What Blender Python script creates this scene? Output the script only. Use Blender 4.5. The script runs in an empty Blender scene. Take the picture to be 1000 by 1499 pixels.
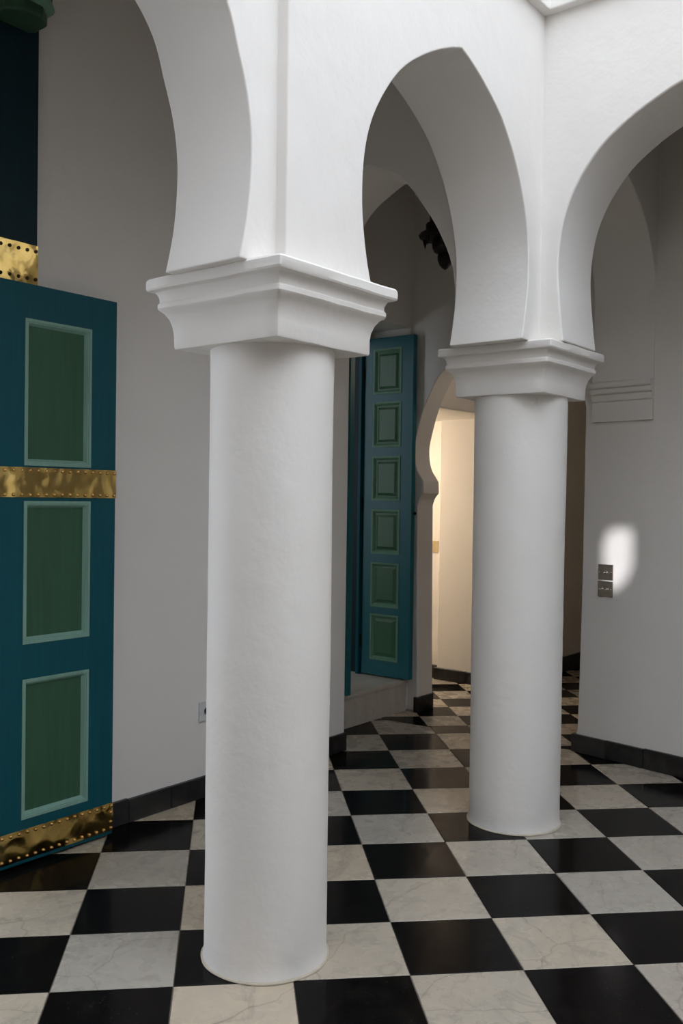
import bpy, bmesh, math, random
from mathutils import Vector, Matrix, noise

random.seed(7)
scene = bpy.context.scene
COL = scene.collection
R2 = math.sqrt(2.0)

# ------------------------------------------------------------------ camera
# world X runs along the left arcade (away), Y runs from the court into its gallery
cam_data = bpy.data.cameras.new('camera')
cam = bpy.data.objects.new('camera', cam_data)
COL.objects.link(cam)
right = Vector((0.61964078, -0.78476029, 0.01402101))
up = Vector((0.00401551, 0.02103314, 0.99977072))
fwd = Vector((0.78487526, 0.61944241, -0.01618421))
CAM = Vector((-1.58525, -2.30696, 1.44854))
m = Matrix.Identity(4)
for r in range(3):
    m[r][0] = right[r]; m[r][1] = up[r]; m[r][2] = -fwd[r]; m[r][3] = CAM[r]
cam.matrix_world = m
cam_data.sensor_fit = 'HORIZONTAL'
cam_data.sensor_width = 36.0
cam_data.lens = 36.0 * 1360.1 / 1000.0
cam_data.clip_start = 0.05
scene.camera = cam
FPX = 1360.1

def project(p):
    d = Vector(p) - CAM
    z = d.dot(fwd)
    if z < 0.05:
        return None
    return (500 + FPX * d.dot(right) / z, 749.5 - FPX * d.dot(up) / z)

# ------------------------------------------------------------------ world, sun, exposure
world = bpy.data.worlds.new('sky')
scene.world = world
world.use_nodes = True
bg = world.node_tree.nodes['Background']
bg.inputs['Color'].default_value = (0.85, 0.93, 1.04, 1)
bg.inputs['Strength'].default_value = 1.0

PATCH = Vector((3.42, -0.32, 1.15))
SUN_DIR = Vector((1.0, 0.45, -0.25)).normalized()      # travel direction of the low sun
sun_data = bpy.data.lights.new('sun', 'SUN')
sun_data.energy = 1.0
sun_data.angle = math.radians(0.53)
sun_data.color = (0.95, 0.96, 1.0)
sun = bpy.data.objects.new('sun', sun_data)
COL.objects.link(sun)
sun.rotation_euler = SUN_DIR.to_track_quat('-Z', 'Y').to_euler()
sun.location = (-6, -5, 8)

vs = scene.view_settings
vs.view_transform = 'Standard'
vs.look = 'None'
vs.gamma = 1.0
vs.use_curve_mapping = False
vs.exposure = 1.80

# ------------------------------------------------------------------ materials
def new_mat(name):
    mt = bpy.data.materials.new(name)
    mt.use_nodes = True
    nt = mt.node_tree
    b = nt.nodes['Principled BSDF']
    return mt, nt, b

def N(nt, kind, **kw):
    n = nt.nodes.new(kind)
    for k, v in kw.items():
        setattr(n, k, v)
    return n

def mix_col(nt, fac, a, b):
    mx = nt.nodes.new('ShaderNodeMix'); mx.data_type = 'RGBA'
    if isinstance(fac, (int, float)): mx.inputs[0].default_value = fac
    else: nt.links.new(fac, mx.inputs[0])
    for s, v in ((6, a), (7, b)):
        if isinstance(v, tuple): mx.inputs[s].default_value = (*v, 1)
        else: nt.links.new(v, mx.inputs[s])
    return mx.outputs[2]

def ramp(nt, src, p0, p1, c0=0.0, c1=1.0):
    mr = nt.nodes.new('ShaderNodeMapRange')
    mr.inputs['From Min'].default_value = p0; mr.inputs['From Max'].default_value = p1
    mr.inputs['To Min'].default_value = c0; mr.inputs['To Max'].default_value = c1
    nt.links.new(src, mr.inputs['Value'])
    return mr.outputs['Result']

def noise_tex(nt, vec, scale, detail=3, rough=0.5, dist=0.0):
    n = nt.nodes.new('ShaderNodeTexNoise')
    n.inputs['Scale'].default_value = scale; n.inputs['Detail'].default_value = detail
    n.inputs['Roughness'].default_value = rough; n.inputs['Distortion'].default_value = dist
    nt.links.new(vec, n.inputs['Vector'])
    return n.outputs['Fac']

def bump(nt, b, h, strength, dist):
    bp = nt.nodes.new('ShaderNodeBump')
    bp.inputs['Strength'].default_value = strength; bp.inputs['Distance'].default_value = dist
    nt.links.new(h, bp.inputs['Height'])
    nt.links.new(bp.outputs['Normal'], b.inputs['Normal'])
    return bp

def add_h(nt, a, b, k):
    ma = nt.nodes.new('ShaderNodeMath'); ma.operation = 'MULTIPLY_ADD'
    nt.links.new(b, ma.inputs[0]); ma.inputs[1].default_value = k
    nt.links.new(a, ma.inputs[2])
    return ma.outputs[0]

def plaster(name, c0, c1, rough=0.62):
    mt, nt, b = new_mat(name)
    pos = nt.nodes.new('ShaderNodeNewGeometry').outputs['Position']
    big = noise_tex(nt, pos, 2.2, 4)
    nt.links.new(mix_col(nt, ramp(nt, big, .35, .65), c0, c1), b.inputs['Base Color'])
    b.inputs['Roughness'].default_value = rough
    b.inputs['Specular IOR Level'].default_value = 0.3
    h = add_h(nt, noise_tex(nt, pos, 9, 3), noise_tex(nt, pos, 60, 4, .6), 0.16)
    bump(nt, b, h, 0.19, 0.02)
    return mt

M_PLASTER = plaster('white_plaster', (0.83, 0.795, 0.755), (0.85, 0.818, 0.782))
M_CREAM = plaster('cream_plaster', (0.80, 0.755, 0.69), (0.82, 0.78, 0.72))

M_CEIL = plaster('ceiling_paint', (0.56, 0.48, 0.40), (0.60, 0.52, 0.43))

def paint(name, col, rough=0.5, grain=0.3, spec=0.28):
    mt, nt, b = new_mat(name)
    pos = nt.nodes.new('ShaderNodeNewGeometry').outputs['Position']
    mp = nt.nodes.new('ShaderNodeMapping'); mp.inputs['Scale'].default_value = (60, 60, 4)
    nt.links.new(pos, mp.inputs['Vector'])
    g = noise_tex(nt, mp.outputs['Vector'], 1.0, 4)
    dark = tuple(c * 0.92 for c in col); lite = tuple(min(1, c * 1.06) for c in col)
    nt.links.new(mix_col(nt, ramp(nt, g, .3, .7), dark, lite), b.inputs['Base Color'])
    b.inputs['Roughness'].default_value = rough
    b.inputs['Specular IOR Level'].default_value = spec
    bump(nt, b, g, 0.25 * grain, 0.004)
    return mt

M_TEAL = paint('teal_paint', (0.003, 0.085, 0.115))
M_TEAL2 = paint('lit_gloss_teal', (0.003, 0.130, 0.160), rough=0.42, spec=0.6)  # glossier teal, lightened to make up for light missing on door_2
M_NAVY = paint('dark_teal_paint', (0.003, 0.024, 0.036))
M_GREEN = paint('green_paint', (0.043, 0.120, 0.068))
M_GREEN2 = paint('lit_gloss_green', (0.050, 0.155, 0.080), rough=0.42, spec=0.6)  # panel green of door_2, missing light put into its colour too
M_SAGE = paint('sage_paint', (0.24, 0.42, 0.35))
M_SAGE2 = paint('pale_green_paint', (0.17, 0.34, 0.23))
M_DKGREEN = paint('dark_green_paint', (0.035, 0.085, 0.05))

def brass():
    mt, nt, b = new_mat('hammered_brass')
    pos = nt.nodes.new('ShaderNodeNewGeometry').outputs['Position']
    t = noise_tex(nt, pos, 25, 4)
    nt.links.new(mix_col(nt, ramp(nt, t, .3, .75), (0.92, 0.68, 0.25), (0.74, 0.50, 0.15)), b.inputs['Base Color'])
    b.inputs['Metallic'].default_value = 1.0
    b.inputs['Roughness'].default_value = 0.14
    h = add_h(nt, noise_tex(nt, pos, 9, 1, .4, .6), noise_tex(nt, pos, 40, 1), 0.06)
    bump(nt, b, h, 0.22, 0.03)
    return mt
M_BRASS = brass()

def simple(name, col, rough=.5, metal=0.0):
    mt, nt, b = new_mat(name)
    pos = nt.nodes.new('ShaderNodeNewGeometry').outputs['Position']
    t = noise_tex(nt, pos, 30, 3)
    nt.links.new(mix_col(nt, ramp(nt, t, .3, .7), tuple(c * .88 for c in col), col), b.inputs['Base Color'])
    b.inputs['Roughness'].default_value = rough; b.inputs['Metallic'].default_value = metal
    return mt
M_STUD = simple('brass_stud', (0.80, 0.52, 0.22), .25, 1.0)
M_STEEL = simple('bronzed_steel', (0.33, 0.29, 0.24), .30, 1.0)
M_TOGGLE = simple('polished_steel', (0.85, 0.83, 0.8), .12, 1.0)
M_IRON = simple('black_iron', (0.018, 0.014, 0.011), .5, .6)
M_WHITEPL = simple('white_plastic', (0.70, 0.71, 0.72), .35)
M_BEIGEPL = simple('beige_plastic', (0.62, 0.48, 0.27), .4)
M_HOLE = simple('dark_recess', (0.02, 0.02, 0.02), .7)
M_GROUT = simple('grout', (0.16, 0.13, 0.10), .9)
M_CAULK = simple('cream_caulk', (0.55, 0.48, 0.38), .8)
M_SCREW = simple('dark_screw', (0.10, 0.07, 0.04), .4, 1.0)

def obj_vec(nt, k):
    tc = nt.nodes.new('ShaderNodeTexCoord')
    oi = nt.nodes.new('ShaderNodeObjectInfo')
    mu = nt.nodes.new('ShaderNodeVectorMath'); mu.operation = 'SCALE'
    mu.inputs[0].default_value = (37.0, 19.0, 53.0)
    nt.links.new(oi.outputs['Random'], mu.inputs['Scale'])
    ad = nt.nodes.new('ShaderNodeVectorMath'); ad.operation = 'ADD'
    nt.links.new(tc.outputs['Object'], ad.inputs[0]); nt.links.new(mu.outputs[0], ad.inputs[1])
    return ad.outputs[0], oi.outputs['Random']

def marble():
    mt, nt, b = new_mat('white_marble')
    v, rnd = obj_vec(nt, 1)
    mp = nt.nodes.new('ShaderNodeMapping'); mp.inputs['Scale'].default_value = (1.0, 2.6, 1.0); mp.inputs['Rotation'].default_value = (0, 0, .5)
    nt.links.new(v, mp.inputs['Vector'])
    cloud = noise_tex(nt, mp.outputs['Vector'], 3.2, 5, .5, .8)
    base = mix_col(nt, ramp(nt, rnd, .15, .95), (0.535, 0.445, 0.330), (0.40, 0.365, 0.315))
    c = mix_col(nt, ramp(nt, cloud, .30, .80, 0, .55), base, (0.36, 0.325, 0.275))
    vn = noise_tex(nt, v, 2.6, 5, .6, 1.4)
    ab = nt.nodes.new('ShaderNodeMath'); ab.operation = 'SUBTRACT'; nt.links.new(vn, ab.inputs[0]); ab.inputs[1].default_value = .5
    a2 = nt.nodes.new('ShaderNodeMath'); a2.operation = 'ABSOLUTE'; nt.links.new(ab.outputs[0], a2.inputs[0])
    c = mix_col(nt, ramp(nt, a2.outputs[0], 0.0, .025, .40, 0.0), c, (0.25, 0.22, 0.19))
    vo = nt.nodes.new('ShaderNodeTexVoronoi'); vo.feature = 'DISTANCE_TO_EDGE'; vo.inputs['Scale'].default_value = 1.7
    wob = nt.nodes.new('ShaderNodeVectorMath'); wob.operation = 'ADD'
    nz = nt.nodes.new('ShaderNodeTexNoise'); nz.inputs['Scale'].default_value = 7
    nt.links.new(v, nz.inputs['Vector'])
    sc_ = nt.nodes.new('ShaderNodeVectorMath'); sc_.operation = 'SCALE'; sc_.inputs['Scale'].default_value = .10
    nt.links.new(nz.outputs['Color'], sc_.inputs[0]); nt.links.new(v, wob.inputs[0]); nt.links.new(sc_.outputs[0], wob.inputs[1])
    nt.links.new(wob.outputs[0], vo.inputs['Vector'])
    c = mix_col(nt, ramp(nt, vo.outputs['Distance'], 0.0, .006, .5, 0.0), c, (0.17, 0.14, 0.11))
    sp = noise_tex(nt, v, 70, 3, .7)
    c = mix_col(nt, ramp(nt, sp, .64, .74, 0, .35), c, (0.25, 0.20, 0.15))
    nt.links.new(c, b.inputs['Base Color'])
    nt.links.new(ramp(nt, noise_tex(nt, v, 12, 4), .3, .7, .20, .36), b.inputs['Roughness'])
    b.inputs['Specular IOR Level'].default_value = 0.3
    bump(nt, b, noise_tex(nt, v, 25, 4), 0.12, 0.003)
    return mt
def blackstone():
    mt, nt, b = new_mat('black_marble')
    v, rnd = obj_vec(nt, 1)
    cloud = noise_tex(nt, v, 7, 6, .65, .5)
    c = mix_col(nt, ramp(nt, cloud, .5, .85), (0.005, 0.0042, 0.004), (0.014, 0.012, 0.010))
    sc = noise_tex(nt, v, 90, 3, .7, .4)
    c = mix_col(nt, ramp(nt, sc, .66, .76, 0, .5), c, (0.05, 0.045, 0.04))
    nt.links.new(c, b.inputs['Base Color'])
    nt.links.new(ramp(nt, noise_tex(nt, v, 10, 4), .3, .7, .10, .22), b.inputs['Roughness'])
    b.inputs['Specular IOR Level'].default_value = 0.05
    bump(nt, b, noise_tex(nt, v, 18, 4), 0.10, 0.003)
    return mt
def slate():
    mt, nt, b = new_mat('black_slate')
    v, rnd = obj_vec(nt, 1)
    base = mix_col(nt, ramp(nt, rnd, .35, .95), (0.012, 0.011, 0.011), (0.055, 0.055, 0.056))
    c = mix_col(nt, ramp(nt, noise_tex(nt, v, 16, 5, .6), .45, .8, 0, .5), base, (0.07, 0.068, 0.065))
    nt.links.new(c, b.inputs['Base Color'])
    b.inputs['Roughness'].default_value = .38
    bump(nt, b, noise_tex(nt, v, 30, 4), 0.2, 0.004)
    return mt
M_MARBLE, M_BLACK, M_SLATE = marble(), blackstone(), slate()

def limestone():
    mt, nt, b = new_mat('stained_marble')
    pos = nt.nodes.new('ShaderNodeNewGeometry').outputs['Position']
    mp = nt.nodes.new('ShaderNodeMapping'); mp.inputs['Scale'].default_value = (9, 9, 2.5)
    nt.links.new(pos, mp.inputs['Vector'])
    t = noise_tex(nt, mp.outputs['Vector'], 1.0, 5, .6)
    c = mix_col(nt, ramp(nt, t, .35, .7), (0.62, 0.58, 0.52), (0.50, 0.46, 0.40))
    st = noise_tex(nt, pos, 12, 5, .65)
    c = mix_col(nt, ramp(nt, st, .58, .75, 0, .6), c, (0.33, 0.22, 0.12))
    nt.links.new(c, b.inputs['Base Color'])
    b.inputs['Roughness'].default_value = .4
    return mt
M_STEP = limestone()

# ------------------------------------------------------------------ mesh helpers
def link(name, me, parent=None, loc=None):
    o = bpy.data.objects.new(name, me)
    COL.objects.link(o)
    if parent is not None: o.parent = parent
    if loc is not None: o.location = loc
    return o

def tag(o, label=None, cat=None, kind=None, group=None):
    if label: o['label'] = label
    if cat: o['category'] = cat
    if kind: o['kind'] = kind
    if group: o['group'] = group
    return o

def thing(name, label, cat, loc=(0, 0, 0), kind=None, group=None):
    o = link(name, None, None, loc)
    o.empty_display_size = 0.1
    return tag(o, label, cat, kind, group)

def mesh(name, verts, faces, mats, smooth=None, mi=None):
    me = bpy.data.meshes.new(name)
    me.from_pydata([tuple(v) for v in verts], [], faces)
    for mt in (mats if isinstance(mats, (list, tuple)) else [mats]): me.materials.append(mt)
    if mi:
        for p_, k in zip(me.polygons, mi): p_.material_index = k
    bm = bmesh.new(); bm.from_mesh(me)
    bmesh.ops.recalc_face_normals(bm, faces=bm.faces)
    bm.to_mesh(me); bm.free()
    if smooth is not None:
        for p_ in me.polygons: p_.use_smooth = True
        me.set_sharp_from_angle(angle=math.radians(smooth))
    me.update()
    return me

class MB:
    def __init__(s): s.v = []; s.f = []
    def box(s, x0, x1, y0, y1, z0, z1):
        b = len(s.v)
        s.v += [(x, y, z) for z in (z0, z1) for x, y in ((x0, y0), (x1, y0), (x1, y1), (x0, y1))]
        s.f += [(b, b+3, b+2, b+1), (b+4, b+5, b+6, b+7)] + [(b+i, b+(i+1) % 4, b+4+(i+1) % 4, b+4+i) for i in range(4)]
        return s
    def prism(s, poly, fn0, fn1):
        """closed outline, extruded between two point functions"""
        b = len(s.v); n = len(poly)
        s.v += [fn0(*q) for q in poly] + [fn1(*q) for q in poly]
        s.f += [tuple(range(b, b+n)), tuple(range(b+2*n-1, b+n-1, -1))]
        s.f += [(b+i, b+(i+1) % n, b+n+(i+1) % n, b+n+i) for i in range(n)]
        return s
    def loft(s, rings, cap=True):
        b = len(s.v); n = len(rings[0])
        for r in rings: s.v += r
        for k in range(len(rings)-1):
            s.f += [(b+k*n+i, b+k*n+(i+1) % n, b+(k+1)*n+(i+1) % n, b+(k+1)*n+i) for i in range(n)]
        if cap:
            s.f += [tuple(range(b+n-1, b-1, -1)), tuple(range(b+(len(rings)-1)*n, b+len(rings)*n))]
        return s
    def lathe(s, prof, seg=24, c=(0, 0, 0), axis='z', phase=0.0):
        rings = []
        for r, z in prof:
            ring = []
            for i in range(seg):
                a = 2*math.pi*i/seg + phase
                x, y = max(r, 1e-4)*math.cos(a), max(r, 1e-4)*math.sin(a)
                ring.append((c[0]+x, c[1]+y, c[2]+z) if axis == 'z' else
                            ((c[0]+z, c[1]+x, c[2]+y) if axis == 'x' else (c[0]+x, c[1]+z, c[2]+y)))
            rings.append(ring)
        return s.loft(rings)
    def build(s, name, mats, parent=None, smooth=None, bevel=0, seg=2, loc=None, mi=None):
        o = link(name, mesh(name, s.v, s.f, mats, smooth, mi), parent, loc)
        if bevel:
            bv = o.modifiers.new('bevel', 'BEVEL')
            bv.width = bevel; bv.segments = seg; bv.limit_method = 'ANGLE'; bv.angle_limit = math.radians(32)
            if smooth is not None: bv.harden_normals = True
        return o

def curve(pts, n=5):
    """Catmull-Rom through the points"""
    out = []
    P = [pts[0]] + list(pts) + [pts[-1]]
    for i in range(1, len(P)-2):
        p0, p1, p2, p3 = P[i-1], P[i], P[i+1], P[i+2]
        for k in range(n):
            t = k/n
            out.append(tuple(0.5*((2*p1[a]) + (-p0[a]+p2[a])*t + (2*p0[a]-5*p1[a]+4*p2[a]-p3[a])*t*t
                                  + (-p0[a]+3*p1[a]-3*p2[a]+p3[a])*t*t*t) for a in (0, 1)))
    out.append(tuple(pts[-1]))
    return out

def struct(o, label, cat):
    return tag(o, label, cat, 'structure')

TOP = 6.0          # height of the walls round the open court
CEIL = 3.62        # gallery ceiling
SPR = 2.108        # springing: top of the capitals
F1R, F1L, B1 = -0.515, -0.475, -0.165       # faces of the left arcade wall
F2, B2 = 2.02, 2.36                         # faces of the right arcade wall
NW = 0.95                                   # back wall of the left gallery
def UW(n, off=0.02): return 3.45 + 0.164*n + off    # back wall of the right gallery

# ------------------------------------------------------------------ arcade walls
arch1_l = [(0.838, SPR), (0.813, 2.17), (0.789, 2.262), (0.773, 2.375), (0.776, 2.505), (0.802, 2.621), (0.855, 2.726),
           (0.937, 2.835), (1.023, 2.915), (1.147, 2.997), (1.27, 3.060), (1.36, 3.094)]
arch1_r = [(1.36, 3.094), (1.424, 3.072), (1.527, 3.026), (1.664, 2.940), (1.782, 2.809), (1.865, 2.653), (1.907, 2.495),
           (1.907, 2.327), (1.884, 2.19), (1.864, SPR)]
arch1 = curve(arch1_l)[:-1] + curve(arch1_r)
cl = -0.335
left_r = [(cl, 3.09), (-0.16, 3.035), (-0.02, 2.965), (0.115, 2.882), (0.205, 2.785), (0.254, 2.662), (0.288, 2.561), (0.305, 2.454),
          (0.304, 2.34), (0.290, 2.222), (0.264, SPR)]
cr_ = curve(left_r)
archL = [(2*cl-a, b) for a, b in reversed(cr_)][:-1] + cr_

mb = MB()
polyR = [(0.41, SPR)] + arch1 + [(B2-0.005, SPR), (B2-0.005, TOP), (0.41, TOP)]
mb.prism(polyR, lambda a, b: (a, F1R, b), lambda a, b: (a, B1, b))
polyL = [(-5.7, 0), (-1.2, 0), (-1.2, SPR)] + archL + [(0.62, SPR), (0.62, TOP), (-5.7, TOP)]
mb.prism(polyL, lambda a, b: (a, F1L, b), lambda a, b: (a, B1+0.001, b))
struct(mb.build('wall_left', M_PLASTER, smooth=30, bevel=0.009),
       'white plastered arcade wall with pointed horseshoe arches over the stout column', 'wall')

cn = -1.262
a2 = [(-0.622, SPR), (-0.603, 2.28), (-0.594, 2.423), (-0.606, 2.562), (-0.635, 2.67), (-0.687, 2.772), (-0.772, 2.879),
      (-0.884, 2.962), (-0.992, 3.018), (-1.096, 3.059), (cn, 3.10)]
c2 = curve(a2)
arch2 = c2[:-1] + [(2*cn-a, b) for a, b in reversed(c2)]
mb = MB()
poly = [(-0.30, SPR)] + arch2 + [(-2.15, SPR), (-2.15, 0), (-6.7, 0), (-6.7, TOP), (-0.30, TOP)]
mb.prism(poly, lambda a, b: (F2, a, b), lambda a, b: (B2, a, b))
struct(mb.build('wall_right', M_PLASTER, smooth=30, bevel=0.009),
       'white plastered arcade wall with broad arch meeting the other arcade at the corner', 'wall')

# cross arches inside the galleries
mb = MB()
ra = [(-0.075, SPR), (-0.085, 2.25), (-0.088, 2.40), (-0.066, 2.515), (-0.026, 2.614), (0.042, 2.735), (0.155, 2.89), (0.226, 2.958), (0.326, 3.014), (0.41, 3.052)]
ca = curve(ra)
archA = ca[:-1] + [(0.82-a, b) for a, b in reversed(ca)]
mb.prism([(-0.20, SPR)] + archA + [(NW+.02, SPR), (NW+.02, CEIL+.02), (-0.20, CEIL+.02)],
         lambda a, b: (F2+.005, a, b), lambda a, b: (B2-.005, a, b))
struct(mb.build('wall_arch_left', M_PLASTER, smooth=30, bevel=0.008),
       'white cross arch spanning the gallery from the slimmer column to the back wall', 'arch')
mb = MB()
rb = [(3.372, SPR-.002), (3.377, 2.307), (3.392, 2.50), (3.388, 2.60), (3.343, 2.738), (3.213, 2.924), (3.044, 3.039), (2.92, 3.095)]
cb = curve(rb)
archB = [(2*2.92-a, b) for a, b in cb][:-1] + list(reversed(cb))
mb.prism([(B2-.03, SPR)] + archB + [(3.60, SPR), (3.60, CEIL+.02), (B2-.03, CEIL+.02)],
         lambda a, b: (a, F1R, b), lambda a, b: (a, B1, b))
struct(mb.build('wall_arch_right', M_PLASTER, smooth=30, bevel=0.008),
       'white cross arch springing from moulded impost on the wall with the light switches', 'arch')

# impost corbels carrying the cross arches on the back walls
IMP = [(0.0, 1.888), (.020, 1.890), (.021, 1.998), (.032, 2.004), (.034, 2.012), (.034, 2.034), (.030, 2.040), (.046, 2.044), (.050, 2.050), (.050, 2.066), (.046, 2.071), (.062, 2.075), (.066, 2.081), (.066, 2.100), (.062, 2.106), (0.0, 2.106)]
mb = MB()
mb.prism(IMP, lambda a, b: (UW(-0.51)-a, -0.517, b), lambda a, b: (UW(-0.155)-a, -0.150, b))
struct(mb.build('trim_1', M_PLASTER, smooth=25), 'moulded white impost block on the wall above the light switches', 'impost')
mb = MB()
mb.prism(IMP, lambda a, b: (F2, NW-a, b), lambda a, b: (B2, NW-a, b))
struct(mb.build('trim_2', M_PLASTER, smooth=25), 'moulded white impost block on the back wall behind the stout column', 'impost')

# cornice ledge round the open court
mb = MB()
K = .042
mb.prism([(-5.7, F1R-K), (F2-K, F1R-K), (F2-K, -6.7), (F2+.1, -6.7), (F2+.1, F1R+.1), (-5.7, F1R+.1)], lambda a, b: (a, b, 3.478), lambda a, b: (a, b, 3.60))
struct(mb.build('trim_3', M_PLASTER, bevel=0.006), 'thin white cornice ledge running round the court above the arches', 'cornice')

# ------------------------------------------------------------------ back walls, doors openings, corridor
mb = MB()
mb.box(-5.7, -1.8, NW, 1.72, 0, CEIL+.03)
mb.box(0.27, 2.60, NW, 1.72, 0, CEIL+.03)
mb.box(-1.82, 0.29, NW, 1.72, 2.45, CEIL+.03)
mb.box(0.45, 0.6, 1.70, 3.5, 0, CEIL+.03)
mb.box(-2.6, -2.45, 1.70, 3.5, 0, CEIL+.03)
mb.box(2.58, 2.915, 1.25, 1.72, 0, CEIL+.03)
mb.box(2.91, 3.78, 1.25, 1.72, 2.60, CEIL+.03)
mb.box(3.645, 3.78, 1.25, 1.72, 0, 2.61)
struct(mb.build('wall_back_left', M_PLASTER, bevel=0.012),
       'white plastered gallery wall behind the stout column with a deep doorway', 'wall')

jl = curve([(1.177, 1.398), (1.160, 1.44), (1.136, 1.470)], 3) + [(1.122, 1.479)]
jl2 = [(1.128, 1.562)] + curve([(1.150, 1.590), (1.195, 1.655), (1.216, 1.768), (1.194, 1.883), (1.13, 2.063), (1.025, 2.237), (0.909, 2.339), (0.74, 2.50), (0.53, 2.64)], 5)
jr = curve([(0.53, 2.64), (0.30, 2.55), (0.10, 2.38), (-0.05, 2.17), (-0.098, 1.98)], 5)[1:]
opening = [(-0.045, 0.0), (-0.062, 0.07), (-0.080, 0.13), (-0.086, 0.395), (-0.095, 1.0)] + list(reversed(jr)) + list(reversed(jl2)) + list(reversed(jl)) + [(1.168, 0.66), (1.155, 0.0)]
mb = MB()
poly = [(-6.7, 0)] + opening + [(3.5, 0), (3.5, CEIL+.03), (-6.7, CEIL+.03)]
mb.prism(poly, lambda a, b: (UW(a), a, b), lambda a, b: (UW(a)+0.19, a, b))
struct(mb.build('wall_back_right', M_PLASTER, smooth=30, bevel=0.010),
       'white plastered gallery wall with the light switches and a horseshoe arch into the corridor', 'wall')

mb = MB()
mb.box(4.73, 5.4, 1.06, 1.685, 0, CEIL+.03)
mb.box(4.81, 5.4, 1.66, 3.5, 0, CEIL+.03)
mb.box(5.35, 8.5, 1.06, 1.3, 0, CEIL+.03)
struct(mb.build('wall_corridor', M_CREAM, bevel=0.01), 'cream corridor wall with a shallow pilaster beyond the horseshoe arch', 'wall')
mb = MB()
mb.box(3.80, 4.76, 1.12, 3.5, 2.07, CEIL+.03)
struct(mb.build('wall_header', M_CREAM, bevel=0.01), 'plain wall over the low corridor opening seen through the horseshoe arch', 'wall')

mb = MB()
mb.box(-5.9, -2.45, 3.48, 3.65, 0, CEIL+.05)
mb.box(-2.47, 0.47, 3.48, 3.65, 3.3, CEIL+.05)
mb.box(0.45, 0.8, 3.48, 3.65, 0, CEIL+.05)
mb.box(1.6, 8.7, 3.48, 3.65, 0, CEIL+.05)
mb.box(0.8, 1.6, 3.48, 3.65, 0, 1.0)
mb.box(0.8, 1.6, 3.48, 3.65, 3.4, CEIL+.05)
mb.box(8.5, 8.7, -6.9, 3.5, 0, CEIL+.05)
mb.box(-5.9, -5.68, B1-.2, 3.5, 0, CEIL+.05)
mb.box(F2+.2, 8.7, -6.9, -6.68, 0, CEIL+.05)
mb.box(3.4, 8.5, -1.4, -1.2, 0, CEIL+.03)
struct(mb.build('wall_outer', M_PLASTER), 'white outer walls closing the far ends of the galleries and corridor', 'wall')
mb = MB()
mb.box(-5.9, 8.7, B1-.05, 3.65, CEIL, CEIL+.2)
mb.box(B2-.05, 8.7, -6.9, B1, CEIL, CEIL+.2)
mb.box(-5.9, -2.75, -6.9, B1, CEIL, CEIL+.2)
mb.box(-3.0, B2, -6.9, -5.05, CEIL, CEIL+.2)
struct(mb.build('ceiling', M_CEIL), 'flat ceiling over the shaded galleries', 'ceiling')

# the two court walls behind the viewer; an added hole shapes the sun patch
def wall_with_hole():
    hole = []
    outline = [(-.278, 1.300), (-.312, 1.322), (-.392, 1.316), (-.410, 1.25), (-.412, 1.10), (-.375, 1.01), (-.30, .945), (-.25, .955), (-.228, 1.06), (-.222, 1.18), (-.245, 1.26)]
    for n, z in outline:
        P = Vector((UW(n), n, z)); t = (-5.5 - P.x)/SUN_DIR.x
        q = P + SUN_DIR*t
        hole.append((q.y, q.z))
    bm = bmesh.new()
    def loop(pts):
        vv = [bm.verts.new((-5.5, a, b)) for a, b in pts]
        return [bm.edges.new((vv[i], vv[(i+1) % len(vv)])) for i in range(len(vv))]
    e = loop([(-6.9, 0), (B1, 0), (B1, CEIL+.1), (-6.9, CEIL+.1)]) + loop(hole)
    bmesh.ops.triangle_fill(bm, use_beauty=True, use_dissolve=False, edges=e, normal=(1, 0, 0))
    me = bpy.data.meshes.new('wall_front'); bm.to_mesh(me); bm.free()
    me.materials.append(M_PLASTER)
    o = link('wall_front', me)
    s = o.modifiers.new('solid', 'SOLIDIFY'); s.thickness = 0.03; s.offset = 0
    return o
struct(wall_with_hole(), 'white court wall facing the corner, pierced by an added hole that shapes the sun patch', 'wall')
mb = MB(); mb.box(-5.7, B2, -6.75, -6.5, 0, CEIL+.05)
struct(mb.build('wall_near', M_PLASTER), 'plain white court wall opposite the left arcade', 'wall')

mb = MB()
mb.box(-2.8, -2.6, -5.1, F1L+.02, 3.1, 6.9); mb.box(-2.8, F2+.05, -5.1, -4.9, 3.1, 4.7)
struct(mb.build('wall_upper', M_PLASTER, bevel=.01), 'white upper walls of the court carried over the two far galleries', 'wall')

# ------------------------------------------------------------------ floor of single tiles
floor = thing('floor', 'checkered floor of black and white marble tiles laid diagonally', 'floor', kind='structure')
mb = MB(); mb.box(-5.9, 8.7, -6.9, 3.65, -0.12, -0.0035)
mb.build('grout_bed', M_GROUT, floor)

def tile_mesh(name, poly, mat):
    """bevelled slab over a small convex polygon given round its own centre"""
    h, g, c = 0.014, 0.0014, 0.0016
    def inset(pl, d):
        out = []
        n = len(pl)
        for i in range(n):
            p0, p1, p2 = Vector(pl[i-1]), Vector(pl[i]), Vector(pl[(i+1) % n])
            d1 = (p1-p0).normalized(); d2 = (p2-p1).normalized()
            n1 = Vector((-d1.y, d1.x)); n2 = Vector((-d2.y, d2.x))
            b = n1+n2
            den = max(b.dot(n1), .25)
            out.append(tuple(p1 + b*(d/den)))
        return out
    P0 = inset(poly, g); P1 = inset(poly, g+c)
    mb = MB()
    mb.loft([[(a, b, -h) for a, b in P0], [(a, b, -c) for a, b in P0], [(a, b, 0) for a, b in P1]])
    return mesh(name, mb.v, mb.f, mat)

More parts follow.
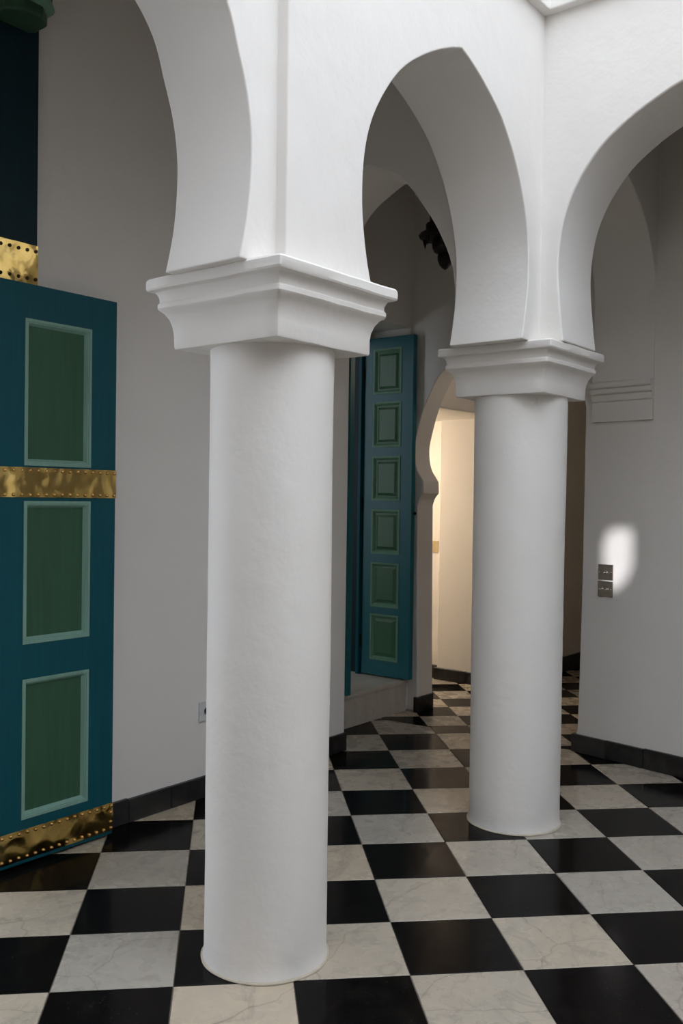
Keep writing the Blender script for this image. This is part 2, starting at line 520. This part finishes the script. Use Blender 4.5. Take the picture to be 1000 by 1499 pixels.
def clip(poly, f):
    out = []
    for i in range(len(poly)):
        a, b = poly[i], poly[(i+1) % len(poly)]
        fa, fb = f(a), f(b)
        if fa >= 0: out.append(a)
        if fa*fb < 0:
            t = fa/(fa-fb); out.append((a[0]+(b[0]-a[0])*t, a[1]+(b[1]-a[1])*t))
    return out
def area(pl):
    return .5*sum(pl[i][0]*pl[(i+1) % len(pl)][1]-pl[(i+1) % len(pl)][0]*pl[i][1] for i in range(len(pl)))
def UN(x, y): return ((x+y)/R2, (y-x)/R2)
def thr(q): return 3.462 - 0.098*q[1] - q[0]      # joint where the corridor tiles begin

tiles = []      # (polygon in world xy, black?, full?, key)
T = 0.355
for i in range(-26, 22):
    for j in range(-26, 22):
        pl = [UN(a*T, b*T) for a, b in ((j, i), (j+1, i), (j+1, i+1), (j, i+1))]
        q = clip(pl, thr)
        if len(q) < 3 or area(q) < .0006: continue
        c = (sum(a for a, _ in q)/len(q), sum(b for _, b in q)/len(q))
        if not (-5.5 < c[0] < 3.8 and -6.5 < c[1] < 1.4): continue
        tiles.append((q, (i+j) % 2 != 0, len(q) == 4 and abs(area(q)-T*T) < 1e-6, 0, c))
S = 0.26
for k in range(-14, 20):
    for mm in range(-12, 20):
        x0, y0 = 2.0235+k*S, 3.55+mm*S
        pl = [UN(a, b) for a, b in ((x0, y0), (x0+S, y0), (x0+S, y0+S), (x0, y0+S))]
        q = clip(pl, lambda w: -thr(w))
        if len(q) < 3 or area(q) < .0006: continue
        c = (sum(a for a, _ in q)/len(q), sum(b for _, b in q)/len(q))
        if not (3.3 < c[0] < 8.2 and -1.2 < c[1] < 3.2): continue
        tiles.append((q, (k+mm) % 2 == 0, len(q) == 4 and abs(area(q)-S*S) < 1e-6, 1, c))

shared = {}
rest = MB(); rest_mi = []
def in_view(c):
    s = project((c[0], c[1], 0))
    if not s or not (-90 < s[0] < 1090 and s[1] < 1620): return False
    if c[1] > 1.3 and c[0] < 3.7: return False
    if c[1] > NW+.15 and c[0] < 2.6: return False
    if c[0] > 3.55 and (c[1] < -.15 or (c[0] < UW(c[1])+.2 and c[1] > 1.25)): return False
    if c[0] > 4.85 and c[1] > 1.2: return False
    return True
ntile = 0
rng = random.Random(3)
for q, black, full, fam, c in tiles:
    if in_view(c) and ntile < 290:
        key = (black, fam)
        ctr = c
        if full:
            if key not in shared:
                shared[key] = tile_mesh('tile', [(a-c[0], b-c[1]) for a, b in q], M_BLACK if black else M_MARBLE)
            me = shared[key]
        else:
            me = tile_mesh('tile', [(a-c[0], b-c[1]) for a, b in q], M_BLACK if black else M_MARBLE)
        o = link('floor_tile', me, floor, (c[0], c[1], rng.uniform(-.0008, .0006)))
        o.rotation_euler = (rng.uniform(-.0016, .0016), rng.uniform(-.0016, .0016), rng.uniform(-.004, .004) if full else 0)
        ntile += 1
    else:
        b = len(rest.v); n = len(q)
        cx, cy = c
        rest.v += [(cx+(a-cx)*.994, cy+(d-cy)*.994, 0) for a, d in q] + [(cx+(a-cx)*.994, cy+(d-cy)*.994, -.01) for a, d in q]
        rest.f += [tuple(range(b, b+n))] + [(b+i, b+n+i, b+n+(i+1) % n, b+(i+1) % n) for i in range(n)]
        rest_mi += [1 if black else 0]*(n+1)
print('tiles', ntile)
o = rest.build('outlying_tiles', [M_MARBLE, M_BLACK], floor, mi=rest_mi)
o['kind'] = 'stuff'

# ------------------------------------------------------------------ baseboards of single slabs
def bb_run(name, label, p0, p1, depth_vec, h=0.105, L=0.238, start=None):
    root = thing(name, label, 'baseboard', kind='structure')
    a, b = Vector((*p0, 0)), Vector((*p1, 0))
    d = (b-a); tot = d.length; d.normalize()
    t = 0.0; r = random.Random(name)
    first = True
    while t < tot-.01:
        l = min((start if (first and start) else L)*r.uniform(.97, 1.03), tot-t)
        first = False
        s, e = a+d*(t+.0015), a+d*(t+l-.0015)
        w = Vector(depth_vec); hh = h*r.uniform(.97, 1.03)
        mid = (s+e)/2
        mb = MB()
        lo = [s-mid, e-mid, e-mid+w, s-mid+w]
        mb.loft([[(v.x, v.y, .001) for v in lo], [(v.x, v.y, hh) for v in lo]])
        o = mb.build('baseboard_slab', M_SLATE, root, bevel=.002, seg=1, loc=(mid.x, mid.y, 0))
        t += l
    return root
bb_run('baseboard_left', 'dark slate baseboard slabs along the gallery wall behind the stout column', (0.80, NW-.017), (2.60, NW-.017), (0, .030, 0), start=.235)
nd = 0.164
bb_run('baseboard_right', 'black slate baseboard slabs below the light switches', (UW(-0.05, 0), -0.05), (UW(-4.5, 0), -4.5), (.035, 0, 0), start=.22)
bb_run('baseboard_arch', 'short black baseboard slab on the jamb of the horseshoe arch', (3.637, 1.140), (3.838, 1.140), (0, .035, 0), h=.10)
bb_run('baseboard_corridor', 'black baseboard slabs along the cream corridor pilaster', (4.710, 1.70), (4.710, 1.05), (.03, 0, 0), h=.095, L=.29)
bb_run('baseboard_recess', 'black baseboard in the recess beside the cream pilaster', (4.788, 2.60), (4.788, 1.70), (.03, 0, 0), h=.10, L=.45)
bb_run('baseboard_passage', 'black baseboard along the dark passage wall', (4.74, 1.04), (8.4, 1.04), (0, .03, 0), h=.125, L=.45)

# ------------------------------------------------------------------ columns with moulded capitals
CAP = [(.2175, 1.899), (.2195, 1.904), (.2200, 1.945), (.2230, 1.968), (.2300, 1.990), (.2405, 2.007), (.2520, 2.016), (.2555, 2.022),
       (.2555, 2.034), (.2510, 2.040), (.2520, 2.052), (.2570, 2.064), (.2620, 2.0705), (.2790, 2.0745), (.2820, 2.080), (.2820, 2.104), (.2775, 2.110)]
def square_ring(a, z, k, per=14, r=.010):
    pts = []
    for s in range(4):
        ang = s*math.pi/2
        for i in range(per):
            t = -1+2*(i+.0)/per
            x, y = a, a*t
            if i == 0: x, y = a-r*.29, -(a-r*.29)
            elif i == 1: x, y = a, -(a-r)
            elif i == per-1: x, y = a, a-r
            ca, sa = round(math.cos(ang)), round(math.sin(ang))
            X, Y = x*ca-y*sa, x*sa+y*ca
            nz = noise.noise(Vector((X*9+k*7.1, Y*9, z*14)))
            f = 1+.008*nz
            pts.append((X*f, Y*f, z+.0025*noise.noise(Vector((X*11, Y*11+k*3, z*5)))))
    return pts
def column(label, c, r0, r1, s, k):
    root = thing('column', label, 'column', (c[0], c[1], 0))
    mb = MB(); rings = []
    zs = [0.0, .01, .02, .035, .06] + [.06+i*(1.90-.06)/26 for i in range(1, 27)] + [1.906]
    for z in zs:
        r = r0+(r1-r0)*z/1.9 + .004*max(0, 1-z/.035)
        ring = []
        for i in range(72):
            a = 2*math.pi*i/72
            w = .0028*noise.noise(Vector((math.cos(a)*1.3+k*5, math.sin(a)*1.3, z*2.3)))+.0010*noise.noise(Vector((math.cos(a)*5, math.sin(a)*5+k, z*8)))
            ring.append(((r+w)*math.cos(a), (r+w)*math.sin(a), z))
        rings.append(ring)
    mb.loft(rings); mb.build('shaft', M_PLASTER, root, smooth=40)
    mb = MB()
    mb.loft([square_ring(a*s, z, k) for a, z in CAP])
    mb.build('capital', M_PLASTER, root, smooth=28)
    # thin caulk ring where the shaft meets the tiles
    mb = MB(); rings = []
    for rr, z in ((r0+.004, .001), (r0+.0095, .0015), (r0+.0090, .004), (r0+.0065, .0065), (r0+.002, .0075)):
        ring = []
        for i in range(72):
            a = 2*math.pi*i/72
            w = .004*noise.noise(Vector((math.cos(a)*2.2+k*3, math.sin(a)*2.2, 4)))
            ring.append(((rr+w)*math.cos(a), (rr+w)*math.sin(a), z))
        rings.append(ring)
    mb.loft(rings, cap=False); mb.build('base_ring', M_CAULK, root, smooth=60)
    return root
column('stout white plaster column with square moulded capital, nearest the teal and brass door', (0.573, -0.320), .1935, .1935, 1.0, 1)
column('white plaster column with square capital standing where the two arcades meet', (2.192, -0.343), .2015, .2045, .975, 2)

# ------------------------------------------------------------------ door_1: leaf with brass bands folded against the wall
def stud_mesh(r, mat, axis):
    mb = MB()
    mb.lathe([(r, 0), (r*.98, r*.25), (r*.75, r*.65), (r*.4, r*.88), (0, r*.95)], 10, axis=axis)
    return mesh('stud', [tuple((x, -y, z)) for x, y, z in mb.v] if axis == 'y' else mb.v, mb.f, mat, 50)
STUD = stud_mesh(.0072, M_STUD, 'y')
STUD_D = stud_mesh(.0072, M_SCREW, 'y')
RING = None

d1 = thing('door_1', 'teal door leaf with green panels and studded brass bands, folded against the wall', 'door', (0.89, .86, 0), 'structure')
def rel(mbv, o): return [(x-o[0], y-o[1], z-o[2]) for x, y, z in mbv]
def built(mb, name, mat, root, **kw):
    o_ = root.location
    mb.v = rel(mb.v, o_)
    return mb.build(name, mat, root, **kw)
DL, DR, DF, DB = 0.328, 0.890, 0.860, 0.903
PU0, PU1 = 0.457, 0.764
PZ = [(1.553, 2.117), (0.863, 1.416), (0.184, 0.727)]
zs = [0.014]
mb = MB()
mb.box(DL, PU0, DF, DB, .014, 2.25); mb.box(PU1, DR, DF, DB, .014, 2.25)
lo = .014
for z0, z1 in reversed(PZ):
    mb.box(PU0, PU1, DF, DB, lo, z0); lo = z1
mb.box(PU0, PU1, DF, DB, lo, 2.25)
bm = bmesh.new(); me_ = mesh('leaf_frame', rel(mb.v, d1.location), mb.f, M_TEAL); bm.from_mesh(me_)
bmesh.ops.remove_doubles(bm, verts=bm.verts, dist=1e-5)
# merge the flush boards: drop the faces shared by two boards
seen = {}
for f in bm.faces: seen.setdefault(tuple(sorted(v.index for v in f.verts)), []).append(f)
bm.to_mesh(me_); bm.free()
link('leaf_frame', me_, d1)

def moulding(root, u0, u1, z0, z1, y, w, dep, mat, proud=.004):
    """mitred frame: proud flat bead then slope down into the panel"""
    prof = [(0, 0), (0, -proud), (w*.42, -proud), (w*.48, -proud*.2), (w*.62, -proud*.2), (w, dep), (w, dep+.004), (0, dep+.004)]
    mb = MB()
    rings = []
    for (cu, su), (cz, sz) in (((u0, 1), (z0, 1)), ((u1, -1), (z0, 1)), ((u1, -1), (z1, -1)), ((u0, 1), (z1, -1))):
        rings.append([(cu+su*a, y+b, cz+sz*a) for a, b in prof])
    n = len(prof)
    for r in rings: mb.v += r
    for k in range(4):
        for i in range(n):
            a, b = k*n, ((k+1) % 4)*n
            mb.f.append((a+i, a+(i+1) % n, b+(i+1) % n, b+i))
    return built(mb, 'panel_moulding', mat, root)
for z0, z1 in PZ:
    moulding(d1, PU0, PU1, z0, z1, DF, .026, .014, M_SAGE)
    mb = MB(); mb.box(PU0+.02, PU1-.02, DF+.0145, DF+.03, z0+.02, z1-.02)
    built(mb, 'panel', M_GREEN, d1)

def brass_plate(root, name, u0, u1, z0, z1, front, back, rows, nst, wrap=True, ends=0, stud=STUD, ztilt=0.0):
    """thin dented sheet on the leaf face, folded round its edge"""
    mb = MB(); nu, nz = 36, 8
    y = front-.0035
    for a in range(nu+1):
        for b in range(nz+1):
            u = u0+(u1-u0)*a/nu; z = z0+(z1-z0)*b/nz
            e = min(1, b/1.2, (nz-b)/1.2)
            d = .0028*noise.noise(Vector((u*13, z*16, 3.7+z0*5)))*e
            mb.v.append((u, y+d-.001*e, z+.0012*noise.noise(Vector((u*40, z0*9, b)))*(b in (0, nz))))
    for a in range(nu):
        for b in range(nz):
            i = a*(nz+1)+b
            mb.f.append((i, i+nz+1, i+nz+2, i+1))
    if wrap:
        base = len(mb.v); last = nu*(nz+1)
        for b in range(nz+1):
            x_, y_, z_ = mb.v[last+b]
            mb.v.append((u1+.003, back, z_))
        for b in range(nz):
            mb.f.append((last+b, base+b, base+b+1, last+b+1))
    p = built(mb, name, M_BRASS, root, smooth=35)
    sp = (u1-u0-.02)/(nst-1)
    for zr in rows:
        for i in range(nst):
            u = u0+.010+sp*i
            link('stud', stud, p, (u-root.location.x, y-.0015-root.location.y, zr+rng.uniform(-.001, .001)))
    for e in range(ends):
        z = z0+(z1-z0)*(e+1)/(ends+1)
        link('stud', stud, p, (u1-.012-root.location.x, y-.0015-root.location.y, z))
    return p
brass_plate(d1, 'brass_band', DL, DR+.002, 1.430, 1.546, DF, DB, (1.441, 1.533), 16)
brass_plate(d1, 'brass_kick_band', DL, DR+.002, .028, .146, DF, DB, (.040, .134), 16, ends=2)

# ------------------------------------------------------------------ door_3: tall dark gate leaf behind it with a turned pivot bracket
d3 = thing('door_3', 'tall dark navy gate leaf with brass band and green octagonal bracket against the wall', 'door', (0.54, .92, 0), 'structure')
mb = MB(); mb.box(0.295, 0.541, .912, .949, .115, 3.60)
built(mb, 'gate_board', M_NAVY, d3)
brass_plate(d3, 'brass_band', 0.295, 0.543, 2.262, 2.415, .912, .949, (2.282, 2.392), 7, stud=STUD_D)
def octa(root, name, c, prof, mat):
    mb = MB(); mb.lathe(prof, 8, c=c, phase=math.pi/8)
    return built(mb, name, mat, root, bevel=.004)
octa(d3, 'pivot_bracket', (.425, .86, 0), [(.092, 3.228), (.100, 3.236), (.100, 3.268), (.096, 3.272)], M_DKGREEN)
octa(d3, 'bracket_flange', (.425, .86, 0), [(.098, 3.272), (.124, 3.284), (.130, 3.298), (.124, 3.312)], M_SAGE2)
mb = MB(); mb.box(.295, .540, .82, .947, 3.312, 3.60)
built(mb, 'bracket_beam', M_NAVY, d3, bevel=.004)

# ------------------------------------------------------------------ door_2: double door on the raised marble sill, leaves folded open
d2 = thing('door_2', 'narrow teal double door with green raised panels folded open above marble sill', 'door', (3.27, 1.5, 0.2), 'structure')
def leaf(face_u, back_u, n0, n1, panels):
    z0, z1 = .222, 2.545
    pn0, pn1 = n0+.092, n0+.328
    mb = MB()
    a, b = min(face_u, back_u), max(face_u, back_u)
    mb.box(a, b, n0, pn0, z0, z1); mb.box(a, b, pn1, n1, z0, z1)
    lo = z0
    for p0, p1 in panels:
        mb.box(a, b, pn0, pn1, lo, p0); lo = p1
    mb.box(a, b, pn0, pn1, lo, z1)
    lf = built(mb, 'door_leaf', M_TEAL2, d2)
    s = 1 if back_u > face_u else -1
    o = Vector(d2.location)
    for p0, p1 in panels:
        # pale moulding round the sunk field
        prof = [(0, 0), (0, -.004), (.012, -.004), (.016, 0), (.026, .012), (.026, .016), (0, .016)]
        mb = MB()
        for (cn_, sn), (cz, sz) in (((pn0, 1), (p0, 1)), ((pn1, -1), (p0, 1)), ((pn1, -1), (p1, -1)), ((pn0, 1), (p1, -1))):
            mb.v += [(face_u+s*bb, cn_+sn*aa, cz+sz*aa) for aa, bb in prof]
        n = len(prof)
        for k in range(4):
            for i in range(n):
                aa, bb = k*n, ((k+1) % 4)*n
                mb.f.append((aa+i, aa+(i+1) % n, bb+(i+1) % n, bb+i))
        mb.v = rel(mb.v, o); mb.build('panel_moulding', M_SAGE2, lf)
        # raised field
        mb = MB(); r = []
        for ins, dep in ((.022, .016), (.022, .0125), (.036, .0115), (.052, .002)):
            r.append([(face_u+s*dep, y, z) for y, z in ((pn0+ins, p0+ins), (pn1-ins, p0+ins), (pn1-ins, p1-ins), (pn0+ins, p1-ins))])
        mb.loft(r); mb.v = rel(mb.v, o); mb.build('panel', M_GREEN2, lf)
    return lf
PAN = [(.328, .645), (.694, 1.001), (1.060, 1.367), (1.427, 1.732), (1.794, 2.104), (2.158, 2.470)]
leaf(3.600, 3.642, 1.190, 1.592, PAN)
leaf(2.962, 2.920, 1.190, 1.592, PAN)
mb = MB()
mb.box(3.575, 3.645, 1.602, 1.626, .215, 2.60)
built(mb, 'door_frame', M_TEAL, d2, bevel=.003)
mb = MB(); mb.box(2.915, 2.985, 1.602, 1.66, .215, 2.60); mb.box(2.985, 3.575, 1.602, 1.66, 2.53, 2.60)
built(mb, 'door_frame', M_TEAL, d2, bevel=.003)
mb = MB(); mb.box(3.632, 3.646, 1.626, 1.722, .213, 2.60)  # added dark strip in place of the unlit gap into the room
built(mb, 'dark_gap_strip', M_NAVY, d2)
for z in (.45, 1.4, 2.3):
    mb = MB(); mb.lathe([(.007, -.045), (.007, .045)], 10, c=(3.594, 1.598, z))
    built(mb, 'hinge', M_IRON, d2)
mb = MB(); mb.lathe([(.004, 0), (.010, -.012), (.011, -.02), (.006, -.026)], 12, c=(3.62, 1.190, 1.345), axis='y')
built(mb, 'door_knob', M_IRON, d2, smooth=50)

st = thing('door_step', 'stained marble step and sill below the narrow teal double door', 'step', (3.27, 1.3, 0), 'structure')
mb = MB(); mb.box(2.90, 3.648, 1.232, 1.72, .186, .212); built(mb, 'tread', M_STEP, st, bevel=.004)
mb = MB(); mb.box(2.90, 3.648, 1.240, 1.70, 0.0, .186); built(mb, 'riser', M_STEP, st, bevel=.002)

# ------------------------------------------------------------------ small fittings
def fitting(name, label, cat, loc, rz, group=None):
    o = thing(name, label, cat, loc, group=group); o.rotation_euler = (0, 0, rz); return o
rz2 = math.atan(-0.164)
# local frame of a fitting: -X points out of the wall it hangs on
def switch(n, z, toggles, label):
    o = fitting('light_switch', label, 'light switch', (UW(n)-.0005, n, z), rz2)
    mb = MB(); mb.box(-.007, 0, -.047, .047, -.0435, .0435); mb.build('plate', M_STEEL, o, bevel=.0025)
    for y in toggles:
        mb = MB(); mb.lathe([(.0085, 0), (.0085, .003), (.006, .004), (.004, .0045), (.0035, .014), (.005, .020), (.0035, .024), (0, .0245)], 14, axis='x')
        mb.v = [(-x-.007, yy+y, zz) for x, yy, zz in mb.v]; mb.build('toggle', M_TOGGLE, o, smooth=50)
    for y in (-.038, .038):
        mb = MB(); mb.lathe([(.0035, 0), (.003, .0012), (0, .0013)], 10, axis='x')
        mb.v = [(-x-.007, yy+y, zz) for x, yy, zz in mb.v]; mb.build('screw', M_TOGGLE, o, smooth=50)
switch(-.248, 1.047, (-.004,), 'bronze switch plate with one toggle, upper of the pair')
switch(-.248, .9525, (.016, -.016), 'bronze switch plate with two toggles, lower of the pair')

def socket(name, label, loc, rz, mp, holes=True):
    o = fitting(name, label, 'socket', loc, rz)
    mb = MB(); mb.box(-.009, 0, -.046, .046, -.047, .047); mb.build('plate', mp, o, bevel=.003)
    mb = MB(); mb.lathe([(.0225, 0.0), (.0225, .0025), (.020, .003), (.0185, .001), (0, .001)], 24, axis='x')
    mb.v = [(-x-.009, y, z) for x, y, z in mb.v]; mb.build('socket_ring', mp, o, smooth=40)
    mb = MB(); mb.lathe([(.0175, .0), (.0175, .0012), (0, .0012)], 24, axis='x')
    mb.v = [(-x-.009, y, z) for x, y, z in mb.v]; mb.build('recess', M_HOLE if holes else mp, o)
socket('wall_socket', 'white round wall socket low on the wall, half hidden by the stout column', (1.508, NW-.0005, .414), math.pi/2, M_WHITEPL)
socket('wall_switch', 'small beige wall plate in the bright corridor recess', (4.8095, 1.778, 1.057), 0.0, M_BEIGEPL, False)

# lantern hanging in the corner bay
LX, LY = 2.90, 0.512
LZ = 2.705
ln = thing('lantern', 'black iron lantern with spiked rim hanging beyond the cross arch', 'lantern', (LX, LY, LZ))
def lat(name, prof, seg=20, mat=M_IRON, par=ln):
    mb = MB(); mb.lathe([(r, z-2.73) for r, z in prof], seg); return mb.build(name, mat, par, smooth=35)
lat('rod', [(.009, 3.30), (.009, CEIL+.04)], 10)
lat('ceiling_cup', [(.01, 3.60), (.05, 3.64), (.05, CEIL+.04)], 16)
lat('neck', [(.092, 3.02), (.092, 3.16), (.085, 3.21), (.05, 3.27), (.012, 3.31)])
lat('collar', [(.090, 2.968), (.112, 2.972), (.112, 3.018), (.098, 3.024), (.090, 3.026)])
rim = lat('rim', [(.085, 2.938), (.135, 2.940), (.150, 2.948), (.152, 2.956), (.145, 2.964), (.085, 2.970)])
for k in range(8):
    a = k*math.pi/4 + .35
    mb = MB(); mb.lathe([(.014, 2.942-2.73), (.012, 2.925-2.73), (.005, 2.90-2.73), (0, 2.885-2.73)], 8, c=(.118*math.cos(a), .118*math.sin(a), 0))
    mb.build('spike', M_IRON, rim, smooth=40)
lat('bowl', [(.070, 2.940), (.078, 2.915), (.074, 2.885), (.060, 2.862), (.040, 2.852), (.044, 2.838), (.043, 2.815), (.033, 2.79), (.016, 2.772), (0, 2.762)])

# ------------------------------------------------------------------ corridor lamp
ld = bpy.data.lights.new('corridor_lamp', 'POINT')
ld.energy = 13.5; ld.color = (1.0, 0.85, 0.67); ld.shadow_soft_size = 0.12
lo_ = bpy.data.objects.new('corridor_lamp', ld); COL.objects.link(lo_)
lo_.location = (4.15, 2.75, 1.75)

ld2 = bpy.data.lights.new('jamb_fill', 'POINT')  # added fill without a fixture, brightens the arch jamb
ld2.energy = 1.25; ld2.color = (1.0, 0.84, 0.68); ld2.shadow_soft_size = 0.12
lo2 = bpy.data.objects.new('jamb_fill', ld2); COL.objects.link(lo2)
lo2.location = (3.98, 0.32, 2.45)
